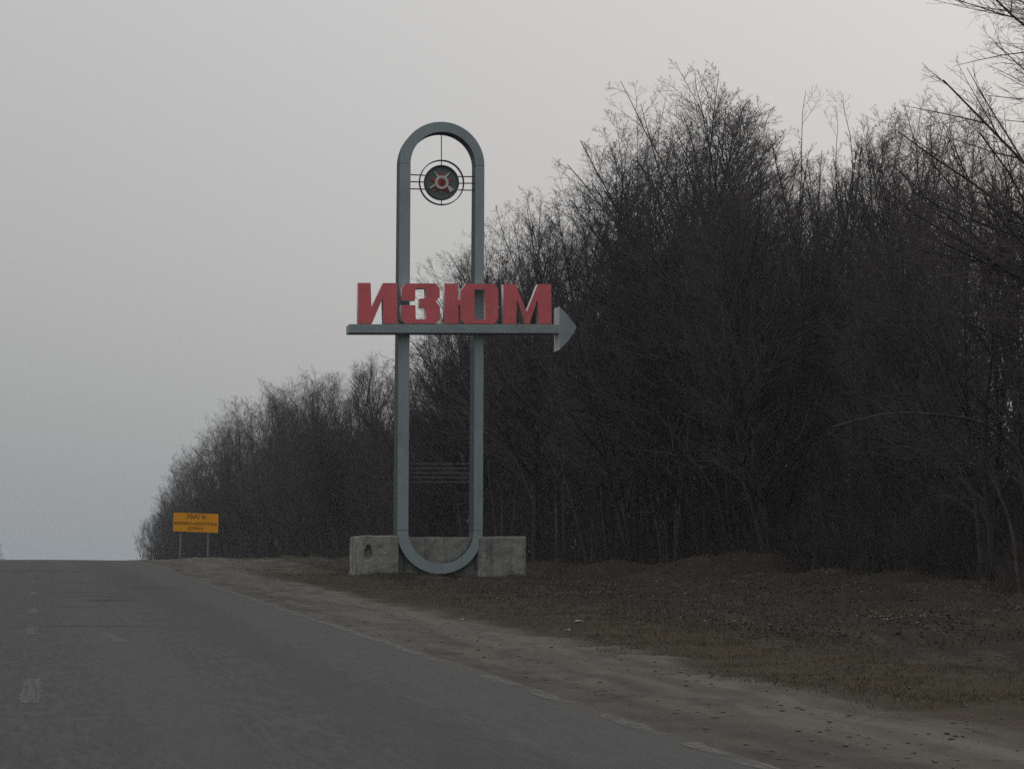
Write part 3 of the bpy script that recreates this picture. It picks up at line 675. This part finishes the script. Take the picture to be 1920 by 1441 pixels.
# ---------------------------------------------------------------- shrubs and bent saplings
SH = []
for i in range(5):
    a, b = make_shrub(60+i, H=(2.2,3.2,2.7,3.8,1.7)[i], n=(36,30,40,26,40)[i], spread=(.4,.3,.5,.25,.55)[i]); a.materials.append(M['shrub']); b.materials.append(M['shrub']); SH.append((a, b))
def place_shrub(i, x, y, s, label, group):
    root = empty('bare_shrub', (x, y, gz(x, y)), random.uniform(0, 6.28)); root.scale = (s, s, s*random.uniform(.85, 1.15)); tag(root, label, 'shrub', group)
    for nm, me in (('stems', SH[i][0]), ('twigs', SH[i][1])):
        o = bpy.data.objects.new(nm, me); o.parent = root; COL.objects.link(o)
n_sh = 0
for X, stp, sc_ in ((18.1, 1.5, .38), (18.9, .95, .6), (19.7, .95, 1.0), (20.9, 1.1, 1.4), (22.6, 1.4, 1.7), (25.0, 2.2, 1.9), (29, 3.4, 1.9), (35, 5, 2.0)):
    Y = X/.41
    while Y < min(330, X/.055):
        x = X + rr.normal()*.5 + (.6 if Y < 58 else 0); y = Y + rr.normal()*.5
        lab = 'bare brown shrub in the thicket under the trees' if Y < 95 else 'bare brown shrub in the thicket along the road rise'
        place_shrub(int(rr.integers(0, 5)), x, y, sc_*rr.uniform(.75, 1.2), lab, 'shrubs under the trees' if Y < 95 else 'shrubs along the rise')
        n_sh += 1; Y += stp*(1+max(0, Y-55)/16.0)*rr.uniform(.7, 1.3)
print('SHRUBS', n_sh)
def bent(px_pts, Y, r0, seed, label, mat):
    P = np.array([at_Y(x, y, Y+dy) for x, y, dy in px_pts]); b = P[0].copy(); b[2] = gz(b[0], b[1])
    root = empty('bent_sapling', tuple(b)); tag(root, label, 'sapling')
    P = P - b; P[0, 2] = -.2; fine = []
    n = len(P)                                    # Catmull-Rom
    for i in range(n-1):
        p0, p1, p2, p3 = P[max(i-1,0)], P[i], P[i+1], P[min(i+2,n-1)]
        for t in np.linspace(0, 1, 5, endpoint=False): fine.append(.5*((2*p1)+(p2-p0)*t+(2*p0-5*p1+4*p2-p3)*t*t+(3*p1-p0-3*p2+p3)*t**3))
    fine.append(P[-1]); Q = np.array(fine)[None]; Rd_ = r0*np.linspace(1, .2, Q.shape[1])[None]
    r = np.random.default_rng(seed); ln = np.array([np.linalg.norm(np.diff(Q[0], axis=0), axis=1).sum()])
    P1, R1, L1 = children(r, Q, Rd_, 16, .35, .98, (15, 50), (.18, .34), 5, .0, .5, .10, ln, .3, .12)
    P2, R2, L2 = children(r, P1, R1, 6, .2, .98, (20, 50), (.3, .55), 3, .1, .6, .12, L1, .5)
    v, q = tubes(Q, Rd_, 7); link_mesh('trunk', mesh_np('trunk', v, q, smooth=True), mat, root)
    v1, q1 = tubes(P1, R1, 4); v2, q2 = tubes(P2, R2, 3); link_mesh('twigs', mesh_np('twigs', np.concatenate([v1, v2]), np.concatenate([q1, q2+len(v1)])), mat, root)
bent([(1912,1075,0),(1898,1000,0),(1872,925,-.1),(1836,872,-.3),(1790,848,-.5),(1738,850,-.7)], 46, .034, 71, 'slender sapling bent over in an arch, pale bark on its crown', M['pale'])
bent([(1965,1090,0),(1945,930,0),(1905,845,-.2),(1845,795,-.4),(1770,778,-.6),(1660,776,-.8),(1560,800,-1.0)], 45.2, .055, 72, 'long dark sapling bent low toward the verge above the pale arched one', M['bark'])

# ---------------------------------------------------------------- ground cover
def scatter(n, x0, x1, y0, y1, seed, dens=None):
    r = np.random.default_rng(seed); X = r.uniform(x0, x1, n); Y = y0*np.exp(r.random(n)*math.log(y1/y0))
    if dens is not None:
        k = r.random(n) < dens(X, Y); X, Y = X[k], Y[k]
    return r, X, Y
def leaves(name, n, area, size, mat, seed, dens, label):
    r, X, Y = scatter(n, *area, seed, dens); m = len(X); Z = ground_z(X, Y)+.006
    a = r.uniform(0, 2*math.pi, m); t = r.normal(size=m)*.2; s = size*r.uniform(.6, 1.4, m)
    ux = np.stack([np.cos(a), np.sin(a), t*.6], -1)*s[:, None]; vx = np.stack([-np.sin(a), np.cos(a), r.normal(size=m)*.2], -1)*(s*.6)[:, None]
    C = np.stack([X, Y, Z+s*.08], -1); V = np.stack([C-ux*.5, C-vx*.5+np.array((0,0,.01)), C+ux*.5, C+vx*.5+np.array((0,0,.01))], 1).reshape(-1, 3)
    q = np.arange(m)[:, None]*4 + np.array((0,1,2,3)); o = link_mesh(name, mesh_np(name, V, q), mat); tag(o, label, 'leaves', kind='stuff')
leaf_d = lambda X, Y: sstep(7.6, 9.6, X + .9*vnoise(X, Y, 31, 3, 3))*(.35+.65*sstep(-.3, .5, vnoise(X, Y, 32, 3, 4)))*(1-.0*X)
leaves('fallen_leaves', 130000, (7.5, 22, 30, 130), .048, M['leaf'], 5, leaf_d, 'brown fallen leaves covering the ground before the wood')
leaves('pale_leaves', 60000, (8.5, 20, 32, 100), .05, M['leaf_pale'], 6, lambda X, Y: leaf_d(X, Y)*sstep(.0, .45, vnoise(X, Y*.5, 33, 3, 4)), 'pale dry leaves scattered over the brown leaf litter')
def grass(name, n, area, h, seed, dens, label):
    r, X, Y = scatter(n, *area, seed, dens); m = len(X); Z = ground_z(X, Y)-.01; a = r.uniform(0, 2*math.pi, m); hh = h*r.uniform(.5, 1.5, m); w = .004+.003*r.random(m)
    b = np.stack([X, Y, Z], -1); u = np.stack([np.cos(a), np.sin(a), 0*a], -1)*w[:, None]; l = np.stack([r.normal(size=m)*.5*hh, r.normal(size=m)*.5*hh, hh], -1)
    V = np.stack([b-u, b+u, b+l], 1).reshape(-1, 3); q = np.arange(m)[:, None]*3+np.array((0,1,2))
    o = link_mesh(name, mesh_np(name, V, q), M['grass']); tag(o, label, 'grass', kind='stuff')
grass('verge_grass', 170000, (5.9, 10.5, 18, 100), .035, 8, lambda X, Y: sstep(6.0, 6.7, X+.5*vnoise(X, Y, 34, 3, 2.5))*sstep(10.3, 8.2, X)*(.3+.7*sstep(-.4, .3, vnoise(X, Y, 35, 3, 2)))*sstep(100, 75, Y), 'short dull grass along the verge')
grass('dry_grass', 60000, (7, 20, 26, 120), .13, 9, lambda X, Y: sstep(.1, .45, vnoise(X, Y, 36, 4, 1.6)), 'thin dry grass stalks among the fallen leaves')
r, X, Y = scatter(5200, 4.2, 7.2, 12, 110, 12, lambda X, Y: .25+.75*sstep(0, .5, vnoise(X, Y*.4, 37, 3, 1.2)))
m = len(X); s = .007+.022*r.random(m)**4; Z = ground_z(X, Y); dirs = np.array([(1,0,0),(-1,0,0),(0,1,0),(0,-1,0),(0,0,.45),(0,0,-.5)], float)
V = (np.stack([X, Y, Z+s*.2], -1)[:, None, :] + dirs[None]*s[:, None, None]*r.uniform(.6, 1.3, (m, 6, 1))).reshape(-1, 3)
tri = np.array([(0,2,4),(2,1,4),(1,3,4),(3,0,4),(2,0,5),(1,2,5),(3,1,5),(0,3,5)]); q = (np.arange(m)[:, None, None]*6+tri[None]).reshape(-1, 3)
tag(link_mesh('gravel', mesh_np('gravel', V, q), M['clod']), 'loose gravel and dirt clods on the shoulder', 'gravel', kind='stuff')
# scraps of litter
def scrap(px, py, Y, w, label, seed):
    p = at_Y(px, py, Y); r = np.random.default_rng(seed); z = gz(p[0], Y); n = 5; V = []
    for j in range(n):
        for i in range(n): V.append(((i/(n-1)-.5)*w*(1+.2*r.normal()*.5), (j/(n-1)-.5)*w*.8, (.01+abs(r.normal())*.12*w)))
    Fs = [(j*n+i, j*n+i+1, (j+1)*n+i+1, (j+1)*n+i) for j in range(n-1) for i in range(n-1)]
    o = link_mesh('litter_scrap', mesh_py('litter_scrap', V, Fs), M['paper']); o.location = (p[0], Y, z); o.rotation_euler = (0, 0, r.uniform(0, 3)); so = o.modifiers.new('s', 'SOLIDIFY'); so.thickness = .006; tag(o, label, 'litter', 'paper scraps on the verge')
def ground_hit(px, py):
    d = ray(px, py)
    for Y in np.arange(12, 140, .2):
        p = CAM+d*(Y/d[1])
        if p[2] < gz(p[0], p[1]): return Y
    return 60
scrap(1085, 1166, ground_hit(1085, 1166), .10, 'crumpled white paper scrap, largest litter on the grass verge', 1)
scrap(1064, 1183, ground_hit(1064, 1183), .06, 'small white paper scrap by the shoulder edge below the largest scrap', 2)
scrap(866, 1163, ground_hit(866, 1163), .06, 'tiny white scrap on the shoulder below the pedestal', 3)

# ---------------------------------------------------------------- thin evening haze
V, Fs = box_pts(-910, 910, -310, 1510, float(gv[:, 2].min())-1.0, 26)
hz = bpy.data.materials.new('haze'); hz.use_nodes = True; ht = hz.node_tree; ht.nodes.clear()
ho = ht.nodes.new('ShaderNodeOutputMaterial'); pv = ht.nodes.new('ShaderNodeVolumePrincipled'); pv.inputs['Color'].default_value = (.86,.93,1,1); pv.inputs['Density'].default_value = .00025
ht.links.new(pv.outputs[0], ho.inputs['Volume'])
tag(link_mesh('haze', mesh_py('haze', V, Fs), hz), 'thin grey evening haze over the road and wood', 'haze', kind='stuff')
